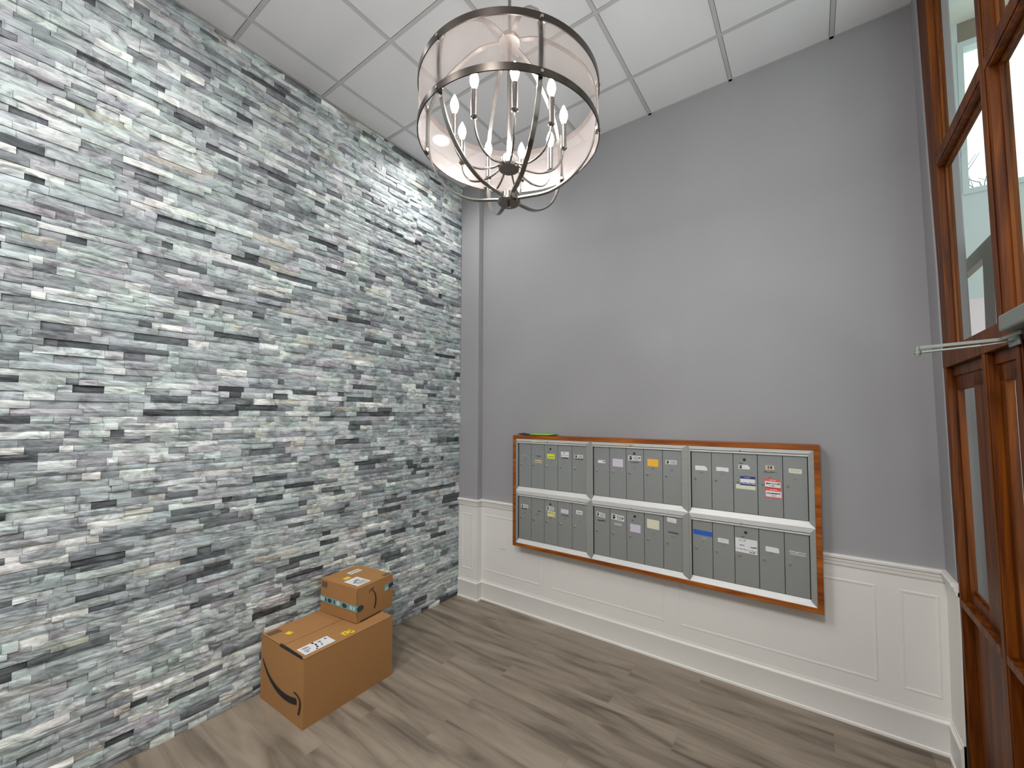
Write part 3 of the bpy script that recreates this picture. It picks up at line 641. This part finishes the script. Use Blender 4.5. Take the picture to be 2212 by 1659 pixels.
for row in (0, 1):
    for ci, (ux0, ux1, dx) in enumerate(UNIT):
        zt, zb = ((1.650, 1.236) if row == 0 else (1.148, 0.742))
        zo, zi = ((1.692, 1.197) if row == 0 else (1.197, 0.702))
        o0 = (ux0, -0.05, zi)
        u = tag(empty('mailbox_unit', o0), UL[row][ci], 'mailbox unit', 'aluminium mailbox units in the wooden frame')
        X0, X1 = ux0+.0005, ux1-.0005
        ix0, ix1 = dx[0]-.003, dx[-1]+.003
        fo = -0.122
        b = MB()
        # outer rim: top bar flat, bottom bar a sloping ledge, sides sloping inward
        A = lambda x, z, y: (x, y, z)
        o = [A(X0, zo, fo), A(X1, zo, fo), A(X1, zi+.0005, fo), A(X0, zi+.0005, fo)]
        tp = zt+0.017
        it0, it1 = A(ix0, tp, fo+.002), A(ix1, tp, fo+.002)
        is0, is1 = A(ix0, zb-.002, fo+.002), A(ix1, zb-.002, fo+.002)
        il0, il1 = A(ix0, zb-.002, DY+.002), A(ix1, zb-.002, DY+.002)
        b.add([o[0], o[1], it1, it0], [(0, 1, 2, 3)], 'alu_lit'); b.add([o[3], o[2], il1, il0], [(0, 1, 2, 3)], 'alu_lit')
        b.add([o[0], o[3], is0, it0], [(0, 1, 2, 3)], 'alu'); b.add([o[1], o[2], is1, it1], [(0, 1, 2, 3)], 'alu')
        b.add([o[3], is0, il0], [(0, 1, 2)], 'alu'); b.add([o[2], is1, il1], [(0, 1, 2)], 'alu')
        b.add([it0, is0, (ix0, DY, zb), (ix0, DY, tp)], [(0, 1, 2, 3)], 'alu'); b.add([it1, is1, (ix1, DY, zb), (ix1, DY, tp)], [(0, 1, 2, 3)], 'alu')
        bk = [(p[0], -0.052, p[2]) for p in o]; b.add(o+bk, [(0, 1, 5, 4), (1, 2, 6, 5), (2, 3, 7, 6), (3, 0, 4, 7), (4, 5, 6, 7)], 'alu')
        b.box((ix0, fo+.004, zt+.001), (ix1, -0.07, tp-.0035), 'alu_lit')      # inner top strip
        b.box((ix0+.001, -0.083, zb-.002), (ix1-.001, -0.078, tp), 'gap')  # dark inside seen through the gaps
        b.box((ix0-.003, fo+.002, tp-.0035), (ix1, -0.08, tp), 'gap')
        b.box((ix0-.0035, fo+.0125, zb), (ix0+.001, -0.08, tp), 'gap')
        if ci == 2: b.box((ix1-.002, fo+.0125, zb), (ix1+.0025, -0.08, tp), 'gap')
        xm = (ix0+ix1)/2-0.03
        b.lathe([(0, .004), (.004, .003), (.006, 0)], (0, 0, 0), 'steel', 10) if False else None
        if row == 1: b.prism([(xm-.008, fo-.0005, zo-.036), (xm, fo-.0005, zo-.020), (xm+.008, fo-.0005, zo-.036)], (0, -0.003, 0), 'door')
        else: b.prism([(xm-.004, fo-.0005, zo-.022), (xm, fo-.0005, zo-.017), (xm+.004, fo-.0005, zo-.022), (xm, fo-.0005, zo-.027)], (0, -0.002, 0), 'gap')
        b.build('face_frame', u, fn=rel(o0))
        if row == 0 and ci < 2:   # old torn label scraps on the top bars
            b = MB(); D = Door(ux0+.16+.06*ci, ux0+.34+.06*ci, 1.683, fo); plate(b, D, .1, .9, .0, .016, 'beige' if ci else 'cream', off=.001); scrib(b, D, .4, .9, .005, .004, 'ink2' if ci else 'black', seed=91)
            b.build('sticker', u, fn=rel(o0))
        for k in range(5):
            x0, x1 = dx[k]+.0016, dx[k+1]-.0016
            m = MB(); m.box((x0, DY, zb), (x1, -0.080, zt-.001), 'door')
            door = m.build('mailbox_door', u, fn=rel(o0), bevel=.0015)
            D = Door(x0, x1, zt, DY)
            lx, lz = x0+.19*(x1-x0), zt-(.200 if row == 0 else .204)
            m = MB(); m.tube([(lx, DY+.004, lz), (lx, DY-.004, lz)], .0095, 'chrome', 16); m.tube([(lx, DY-.004, lz), (lx, DY-.010, lz)], .0070, 'chrome', 16); m.box((lx-.0012, DY-.0106, lz-.004), (lx+.0012, DY-.0098, lz+.004), 'gap')
            m.build('lock', door, fn=rel(o0), smooth=True)
            tz = zt-.150
            sdz = {(0, 1): .132, (3, 2): .164}.get((row*3+ci, k), .150); tz = zt-sdz
            m = MB(); p = D.P(.5, .150, 0); m.prism([(p[0]-.011, DY+.001, tz-.001), (p[0]-.008, DY+.001, tz-.006), (p[0]+.008, DY+.001, tz-.006), (p[0]+.011, DY+.001, tz-.001), (p[0]+.007, DY+.001, tz+.003), (p[0]-.007, DY+.001, tz+.003)], (0, -.004, 0), 'chrome'); (m.build('view_slot', door, fn=rel(o0)) if (row*3+ci, k) not in ((1, 1), (4, 2), (5, 2)) else None)
            if k == 2:
                m = MB(); kx, kz = p[0]-.004, zt-.042; m.tube([(kx, DY+.004, kz), (kx, DY-.0022, kz)], .0115, 'steel', 20); m.tube([(kx, DY-.0022, kz), (kx, DY-.0030, kz)], .0092, 'black', 20); m.build('master_lock', door, fn=rel(o0), smooth=True)
            for grp in ST[(row*3+ci, k)]:
                m = MB()
                for fn_ in grp: fn_(m, D)
                m.build('sticker', door, fn=rel(o0), fix=False)

# magazine lying on the surround
mg = tag(empty('magazine', (1.03, -0.075, MZ1)), 'dark curled folder with a green cover lying on top of the wooden mailbox frame', 'magazine')
b = MB(); n = 10
def curlz(u): return 0.003+0.010*max(0, (.25-u)/.25)**2+0.004*max(0, (u-.8)/.2)**2
vs = []; x0, x1 = -0.215, 0.16
for i in range(n+1):
    u = i/n; x = x0+(x1-x0)*u
    vs += [(x, -0.055+.01*u, curlz(u)), (x, 0.055+.01*u, curlz(u)+.002), (x, 0.055+.01*u, curlz(u)+.006), (x, -0.055+.01*u, curlz(u)+.003)]
fs = [(i*4+k, i*4+(k+1) % 4, i*4+4+(k+1) % 4, i*4+4+k) for i in range(n) for k in range(4)]+[(0, 1, 2, 3), tuple(n*4+k for k in (3, 2, 1, 0))]
b.add(vs, fs, 'black'); b.build('folder', mg, smooth=True)
b = MB(); vs = []
for i in range(n+1):
    u = i/n; x = -0.10+0.25*u
    vs += [(x+.02, -0.052, curlz(.3+u*.7)+.005), (x+.02, 0.05, curlz(.3+u*.7)+.012), (x+.02, 0.05, curlz(.3+u*.7)+.014), (x+.02, -0.052, curlz(.3+u*.7)+.008)]
b.add(vs, fs, 'green'); b.build('green_cover', mg, smooth=True)

# wall plate
wp = tag(empty('wall_plate', (0.545, -0.008, 0.624)), 'small white electrical wall plate on the wainscot left of the mailboxes', 'wall plate')
b = MB(); b.box((-.036, -.006, -.060), (.036, 0, .060), 'white'); b.build('cover_plate', wp, bevel=.002)
b = MB(); b.box((-.017, -.0085, -.034), (.017, -.006, .034), 'white'); b.build('insert', wp, bevel=.001)

# ---------------------------------------------------------------- cardboard boxes
def carton(name, loc, ang, w, l, h, label, seam_axis='l'):
    """near corner at loc; width goes to -x, length to +y; returns thing and a local frame"""
    t = tag(empty(name, loc), label, 'cardboard box', 'delivery boxes stacked by the stone wall'); t.rotation_euler = (0, 0, ang)
    b = MB(); g = 0.004
    # body with slightly bulged sides
    n = 6; vs = []; fs = []
    def side(p0, p1, nrm):
        base = len(vs)
        for j in range(n+1):
            for i in range(n+1):
                u, v = i/n, j/n; bl = 0.005*math.sin(math.pi*u)*math.sin(math.pi*v)
                p = Vector(p0).lerp(Vector(p1), u); vs.append((p.x+nrm[0]*bl, p.y+nrm[1]*bl, v*h*.992))
        for j in range(n):
            for i in range(n): a = base+j*(n+1)+i; fs.append((a, a+1, a+n+2, a+n+1))
    side((-w, 0, 0), (0, 0, 0), (0, -1)); side((0, 0, 0), (0, l, 0), (1, 0)); side((0, l, 0), (-w, l, 0), (0, 1)); side((-w, l, 0), (-w, 0, 0), (-1, 0))
    b.add(vs, fs, 'card'); b.box((-w, 0, 0), (0, l, 0.003), 'card')
    b.build('carton_body', t, smooth=True)
    return t
# large box
bw, bl_, bh = 0.535, 0.66, 0.423
big = carton('cardboard_box', (0.572, -2.008, 0.0), 0.028, bw, bl_, bh, 'large brown cardboard box on the floor, with a smaller box on top')
def flap(name, par, x0, x1, y0, y1, z, t=0.004, sag=0.0, mats='card'):
    m = MB(); n = 8; vs = []
    for i in range(n+1):
        u = i/n; y = y0+(y1-y0)*u
        s = -sag*math.sin(math.pi*u)
        vs += [(x0, y, z), (x1, y, z+s), (x1, y, z+s+t), (x0, y, z+t)]
    fs = [(i*4+k, i*4+(k+1) % 4, i*4+4+(k+1) % 4, i*4+4+k) for i in range(n) for k in range(4)]+[(0, 1, 2, 3), tuple(n*4+k for k in (3, 2, 1, 0))]
    m.add(vs, fs, mats); return m.build(name, par, bevel=.0008)
mid = -bw*0.5
flap('top_flap', big, -bw+.001, mid-.003, 0.001, bl_-.001, bh-.003, sag=.005); flap('top_flap', big, -.001, mid+.003, 0.001, bl_-.001, bh-.003, sag=.005)
m = MB(); m.box((mid-.02, 0.01, bh-.013), (mid+.02, bl_-.01, bh-.0115), 'gap'); m.build('seam_gap', big)
m = MB()   # brown tape remnants and dark corner gap
m.box((-bw+.03, .012, bh+.0012), (-bw+.085, .095, bh+.0020), 'tape'); m.build('tape', big)
def arc_mark(mb, P, pts_c, w0, w1, mtl='black', off=None):
    """tapered stroke; P maps (u,v)->3D; pts_c centre line"""
    n = len(pts_c); L = []; Rr = []
    for i, (u, v) in enumerate(pts_c):
        a = pts_c[max(i-1, 0)]; c = pts_c[min(i+1, n-1)]; tx, ty = c[0]-a[0], c[1]-a[1]; k = math.hypot(tx, ty) or 1
        w = w0+(w1-w0)*(math.sin(math.pi*min(1, (i/(n-1))*.62+.02)))
        L.append(P(u-ty/k*w/2, v+tx/k*w/2)); Rr.append(P(u+ty/k*w/2, v-tx/k*w/2))
    mb.add(L+Rr, [(i, i+1, n+i+1, n+i) for i in range(n-1)], mtl)
def bez(p0, p1, p2, p3, n=22):
    out = []
    for i in range(n+1):
        t = i/n; a = [(1-t)**3, 3*(1-t)**2*t, 3*(1-t)*t*t, t**3]
        out.append(tuple(sum(a[k]*q[j] for k, q in enumerate((p0, p1, p2, p3))) for j in (0, 1)))
    return out
# smile arrow on the large box, on the -y face (u from left -bw .. 0, v height)
m = MB(); Pf = lambda u, v: (u, -0.0068, v)
arc_mark(m, Pf, bez((-bw+.035, .275), (-bw+.13, .135), (-.22, .105), (-.070, .150)), .006, .040)
arc_mark(m, Pf, bez((-.100, .195), (-.060, .195), (-.032, .178), (-.030, .165), 10)+bez((-.030, .165), (-.026, .14), (-.034, .11), (-.046, .078), 10), .010, .014)
m.build('printed_arrow', big, fix=False)
m = MB(); zt = bh+.0015    # dark printed band along the top front edge
m.prism([(-.300, .002, bh+.0013), (-.215, .0, bh+.0013), (-.03, .0, bh+.0013), (-.03, .007, bh+.0013), (-.215, .012, bh+.0013), (-.295, .012, bh+.0013)], (0, 0, .0007), 'black')
m.box((-.295, -.0012, bh-.010), (-.02, -.0002, bh+.0013), 'black')
m.build('edge_print', big)
def label_mesh(par, name, cx, cy, w, l, ang, z, marks, colr='paper', dark='black'):
    m = MB(); ca, sa = math.cos(ang), math.sin(ang)
    P = lambda u, v, k: (cx+u*ca-v*sa, cy+u*sa+v*ca, z+k)
    m.prism([P(-w/2, -l/2, 0), P(w/2, -l/2, 0), P(w/2, l/2, 0), P(-w/2, l/2, 0)], (0, 0, .0008), colr)
    for (u0, v0, u1, v1, c) in marks:
        m.add([P(u0*w, v0*l, .0014), P(u1*w, v0*l, .0014), P(u1*w, v1*l, .0014), P(u0*w, v1*l, .0014)], [(0, 1, 2, 3)], c)
    return m.build(name, par, fix=False)
zt = bh+.0018
label_mesh(big, 'shipping_label', -.085, .125, .105, .20, 0, zt, [(-.3, -.40, -.22, -.2, 'ink2'), (-.15, -.38, -.11, -.18, 'ink2'), (.02, -.42, .08, -.2, 'ink2'), (.2, -.40, .27, -.3, 'black'), (-.48, -.05, -.3, .02, 'black'), (-.2, -.02, .0, .04, 'black'), (.05, -.05, .3, .0, 'black'), (.3, -.12, .44, -.07, 'black'), (-.2, .15, .2, .17, 'ink2'), (-.3, .12, -.2, .22, 'ink2'), (.1, .1, .35, .13, 'ink2'), (-.35, .35, -.2, .42, 'ink2')])
label_mesh(big, 'yellow_tag', -.065, .315, .05, .040, .1, zt, [(-.2, -.1, .3, .1, 'card_edge')], 'gold'); label_mesh(big, 'yellow_tag', -.055, .352, .055, .026, .15, zt, [(-.3, -.1, .2, .25, 'card_edge')], 'gold')
label_mesh(big, 'yellow_tag', -.385, .105, .045, .035, .3, zt, [], 'gold')
# small box on top
sw, sl, sh = 0.405, 0.335, 0.243
sz = bh+.0026
sm = carton('cardboard_box', (0.449, -1.577, sz), 0.105, sw, sl, sh, 'smaller brown cardboard box with teal printed tape, sitting on the larger box')
mid = -sw*.5
def flap2(name, par, x0, x1, y0, y1, z): 
    m = MB(); m.box((x0, y0, z), (x1, y1, z+.004), 'card'); return m.build(name, par, bevel=.001)
flap2('top_panel', sm, -sw+.001, -.001, .001, sl-.001, sh-.004)
zt = sh+.0004
label_mesh(sm, 'shipping_label', -.115, .095, .155, .118, 0, zt, [(-.2, -.1, -.1, .25, 'ink2'), (-.05, -.3, .0, .0, 'black'), (.04, -.36, .09, -.1, 'black'), (-.02, .05, .03, .2, 'black'), (.14, -.3, .3, .35, 'greypaper'), (.33, -.25, .4, .4, 'greypaper'), (.1, .1, .12, .4, 'ink2'), (-.4, .2, -.38, .26, 'ink2')])
label_mesh(sm, 'barcode_label', -.295, .215, .055, .105, 0, zt, [(-.25, -.4, .25, .4, 'greypaper')])
label_mesh(sm, 'yellow_tag', -.235, .095, .042, .052, .0, zt, [(-.1, -.2, .2, .3, 'softyellow')], 'gold')
# tape across the front (-y) face, wrapping a little over the right side
m = MB(); ty0, ty1 = .082, .125
yf = -.0070
m.box((-sw, yf, ty0), (.0005, yf+.0012, ty1), 'teal')
m.box((-.0, yf, ty0), (.0062, .008, ty1), 'teal')
def blob(c, w, h, mtl, y=yf-.0008, k=8, rs=1):
    rr = random.Random(rs); m.poly([(c[0]+w/2*math.cos(6.283*i/k)*rr.uniform(.8, 1.1), y, c[1]+h/2*math.sin(6.283*i/k)*rr.uniform(.8, 1.1)) for i in range(k)], mtl)
for cx_, w_, mtl, rs in ((-.375, .045, 'tealw', 1), (-.335, .016, 'teald', 2), (-.29, .052, 'teald', 3), (-.235, .016, 'teald', 4), (-.195, .046, 'tealw', 5), (-.125, .058, 'teald', 6), (-.055, .034, 'tealw', 7), (-.022, .020, 'tealw', 8), (-.352, .010, 'tealw', 9)):
    blob((cx_, (ty0+ty1)/2), w_, .036, mtl, rs=rs)
m.build('printed_tape', sm, fix=False)
xs_ = .0068
m = MB(); c = (.028, .100); m.prism([(xs_, c[0]+.030*math.cos(6.283*i/10)-.004, c[1]+.021*math.sin(6.283*i/10)) for i in range(10)], (.0007, 0, 0), 'teald')
m.build('printed_tape', sm, fix=False)
m = MB(); m.prism([(xs_-.004, sl-.085, .135), (xs_-.004, sl, .150), (xs_-.004, sl, .183), (xs_-.004, sl-.085, .183)], (.0012, 0, 0), 'teal'); m.prism([(xs_-.0026, sl-.045, .145), (xs_-.0026, sl, .155), (xs_-.0026, sl, .183), (xs_-.0026, sl-.045, .181)], (.0004, 0, 0), 'tapenavy')
m.prism([(xs_-.0026, sl-.08, .142), (xs_-.0026, sl-.052, .148), (xs_-.0026, sl-.055, .162), (xs_-.0026, sl-.078, .160)], (.0004, 0, 0), 'tealw'); m.build('printed_tape', sm, fix=False)
# arrow on the +x face: u along y
m = MB(); Ps = lambda u, v: (xs_, u, v)
arc_mark(m, Ps, bez((.128, .195), (.168, .165), (.175, .10), (.150, .050)), .003, .012)
arc_mark(m, Ps, bez((.104, .180), (.108, .200), (.122, .205), (.145, .204), 10), .005, .006)
m.build('printed_arrow', sm, fix=False)
m = MB(); m.box((-.385, -.0045, .19), (-.33, -.0035, .23), 'tape'); m.box((-.012, sl-.07, sh+.0002), (-.05, sl-.004, sh+.0009), 'tape')
m.box((.0002, -.0016, .04), (.0014, .0004, .22), 'black'); m.build('tape', sm)
m = MB(); m.box((.001, .03, .002), (.0062, .22, .006), 'black'); m.build('bottom_seam', sm)

# ---------------------------------------------------------------- recessed downlight in the corner, and an added unseen one along the stone wall
def downlight(x, y, label, watt):
    t = tag(empty('recessed_light', (x, y, H)), label, 'ceiling light', 'recessed downlights along the stone wall')
    b = MB(); b.lathe([(.072, 0.0), (.088, -.004), (.095, -.001), (.095, .004)], (0, 0, -.003), 'white', 40); b.build('trim_ring', t, smooth=True)
    b = MB(); b.lathe([(0, -.002), (.072, -.002), (.072, .004)], (0, 0, -.002), 'lens', 40); b.build('lens', t)
    ld = bpy.data.lights.new('lamp', 'SPOT'); ld.energy = watt; ld.spot_size = math.radians(165); ld.spot_blend = 0.9; ld.shadow_soft_size = .06; ld.color = (1.0, 0.98, 0.96)
    lo = bpy.data.objects.new('lamp', ld); COL.objects.link(lo); lo.parent = t; lo.location = (0, 0, -.03)
downlight(0.407, -0.775, 'round recessed downlight in the corner tile, seen through the chandelier shade', DOWN_W)
downlight(0.56, -2.72, 'round recessed downlight added in the ceiling above the boxes, out of view', DOWN_W*0.3)  # unseen downlight, added to brighten the stone wall side
def fill_panel(x, y, label, k):  # unseen panels added behind the viewer to even out the room's light
    t = tag(empty('added_fill_panel', (x, y, H)), label, 'ceiling light', 'fill panels added in the ceiling grid')
    b = MB()
    for q in ((-.29, -.60, -.26, .60), (.26, -.60, .29, .60), (-.26, -.60, .26, -.57), (-.26, .57, .26, .60)): b.box((q[0], q[1], -.012), (q[2], q[3], .0), 'white')
    b.build('fill_panel_frame', t, bevel=.002)
    b = MB(); b.box((-.26, -.57, -.008), (.26, .57, -.003), 'lens'); b.build('diffuser', t)
    ld = bpy.data.lights.new('lamp', 'AREA'); ld.shape = 'RECTANGLE'; ld.size = .52; ld.size_y = 1.14; ld.energy = FILL_W*k; ld.color = (1.0, 0.98, 0.96)
    lo = bpy.data.objects.new('lamp', ld); COL.objects.link(lo); lo.parent = t; lo.location = (0, 0, -.014)
fill_panel(GX0+1.5*T, -GY0-7*T, 'added fill panel in the ceiling behind the viewer, nearer the stone wall', 0.75)
fill_panel(GX0+4.5*T, -GY0-7*T, 'added fill panel in the ceiling behind the viewer, nearer the entrance', 1.15)

# ---------------------------------------------------------------- chandelier
CX, CY, CR = 2.155, -2.048, 0.36
ZB, ZT = 3.016, 3.225
c0 = (CX, CY, 2.745)
ch = tag(empty('chandelier', c0), 'round drum chandelier in brushed nickel with a woven gauze shade and nine lit candle bulbs', 'chandelier')
TH = math.atan2(CAM.y-CY, CAM.x-CX)   # direction facing the entrance side of the room
fn = rel(c0)
b = MB(); b.lathe([(0, 0), (.062, 0), (.066, -.006), (.060, -.022), (.030, -.030), (0, -.032)], (CX, CY, H-.002), 'nickel'); b.build('canopy', ch, fn=fn, smooth=True)
b = MB(); b.tube([(CX, CY, H-.03), (CX, CY, 3.45)], .0065, 'nickel', 14); b.build('hanging_rod', ch, fn=fn, smooth=True)
b = MB(); b.tube([(CX, CY, 3.45), (CX, CY, 2.93)], .0085, 'nickel', 16); b.build('centre_stem', ch, fn=fn, smooth=True)
b = MB(); b.lathe([(0, -.010), (.044, -.010), (.044, .004), (.034, .004), (.034, .020), (0, .020)], (CX, CY, 3.45), 'nickel'); b.build('top_hub', ch, fn=fn, smooth=True)
b = MB(); b.lathe([(0, -.006), (.040, -.006), (.044, .0), (.044, .006), (.036, .008), (.036, .036), (.022, .040), (.020, .055), (0, .058)], (CX, CY, 2.915), 'nickel'); b.build('arm_hub', ch, fn=fn, smooth=True)
b = MB(); b.lathe([(0, -.006), (.040, -.006), (.047, .0), (.047, .005), (.034, .008), (.034, .034), (0, .036)], (CX, CY, 2.772), 'nickel'); b.build('bottom_hub', ch, fn=fn, smooth=True)
b = MB(); b.lathe([(0, -.022), (.006, -.019), (.0085, -.013), (.006, -.007), (.004, -.004), (.004, 0)], (CX, CY, 2.767), 'nickel', 16); b.build('finial', ch, fn=fn, smooth=True)
for z in (ZB, ZT-.024):
    b = MB(); b.lathe([(CR, z-.001), (CR+.004, z-.001), (CR+.004, z+.025), (CR, z+.025), (CR, z-.001)], (CX, CY, 0), 'nickel_dark', 96); b.build('shade_ring', ch, fn=fn, smooth=True)
# gauze with uv
n = 128; vs = []; fs = []
for i in range(n):
    a = 2*math.pi*i/n
    for z in (ZB+.001, ZT-.001): vs.append((CX+(CR-.0012)*math.cos(a)-c0[0], CY+(CR-.0012)*math.sin(a)-c0[1], z-c0[2]))
fs = [(i*2, ((i+1) % n)*2, ((i+1) % n)*2+1, i*2+1) for i in range(n)]
me = bpy.data.meshes.new('gauze_shade'); me.from_pydata(vs, [], fs); me.materials.append(MT['gauze'])
uvl = me.uv_layers.new(name='UVMap')
for i in range(n):
    for k, (u, v) in enumerate(((i/n, 0), ((i+1)/n, 0), ((i+1)/n, 1), (i/n, 1))): uvl.data[i*4+k].uv = (u, v)
for p in me.polygons: p.use_smooth = True
go = bpy.data.objects.new('gauze_shade', me); COL.objects.link(go); go.parent = ch; tag(go, 'see-through woven metal gauze shade')
# six cage straps
def catmull(P, n=8):
    out = []
    P = [Vector(p) for p in P]; P = [P[0]*2-P[1]]+P+[P[-1]*2-P[-2]]
    for i in range(1, len(P)-2):
        for k in range(n):
            t = k/n; a, b_, c_, d = P[i-1], P[i], P[i+1], P[i+2]
            out.append(0.5*((2*b_)+(c_-a)*t+(2*a-5*b_+4*c_-d)*t*t+(3*b_-a-3*c_+d)*t**3))
    out.append(P[-2]); return out
prof = catmull([(.036, 3.452, 0), (.13, 3.438, 0), (.235, 3.368, 0), (.312, 3.285, 0), (.348, 3.19, 0), (.350, 3.06, 0), (.325, 2.95, 0), (.262, 2.862, 0), (.165, 2.803, 0), (.040, 2.788, 0)])
for k in range(6):
    # strap 0 sits 17 degrees to the right of the near side
    a = TH+math.radians(17+60*k); d = Vector((math.cos(a), math.sin(a), 0)); s_ = Vector((-math.sin(a), math.cos(a), 0))
    b = MB(); b.strip([Vector((CX, CY, 0))+d*p.x+Vector((0, 0, p.y)) for p in prof], s_, .017, .0055, 'nickel')
    st = b.build('cage_strap', ch, fn=fn, smooth=True)
    b = MB()
    for z in (ZB+.012, ZT-.012):
        p = Vector((CX, CY, z)); b.tube([p+d*.348, p+d*.367], .0055, 'chrome', 10)
        for sg in (-1, 1): b.box(tuple(p+d*.352+s_*sg*.012-Vector((.004, .004, .005))), tuple(p+d*.352+s_*sg*.012+Vector((.004, .004, .005))), 'chrome')
    b.build('strap_screw', st, fn=fn)
AR = 0.222
aprof = catmull([(.030, 2.930, 0), (.070, 2.905, 0), (.125, 2.892, 0), (.180, 2.905, 0), (.212, 2.945, 0), (AR, 2.995, 0)])
for k in range(9):
    a = TH+math.radians(5+40*k); d = Vector((math.cos(a), math.sin(a), 0)); c_ = Vector((CX, CY, 0))
    b = MB(); b.tube([c_+d*p.x+Vector((0, 0, p.y)) for p in aprof], .0042, 'nickel', 10); b.build('arm', ch, fn=fn, smooth=True)
    q = c_+d*AR
    b = MB(); b.lathe([(0, -.008), (.008, -.008), (.0135, -.002), (.0115, .003), (.0115, .097), (.008, .100), (0, .100)], (q.x, q.y, 2.993), 'nickel', 18)
    sl_ = b.build('candle_sleeve', ch, fn=fn, smooth=True)
    b = MB(); b.lathe([(0, 0), (.006, .001), (.0135, .020), (.0165, .034), (.0138, .050), (.0070, .066), (.0025, .076), (0, .079)], (q.x, q.y, 3.093), 'bulb', 18)
    bu = b.build('candle_bulb', sl_, fn=fn, smooth=True)
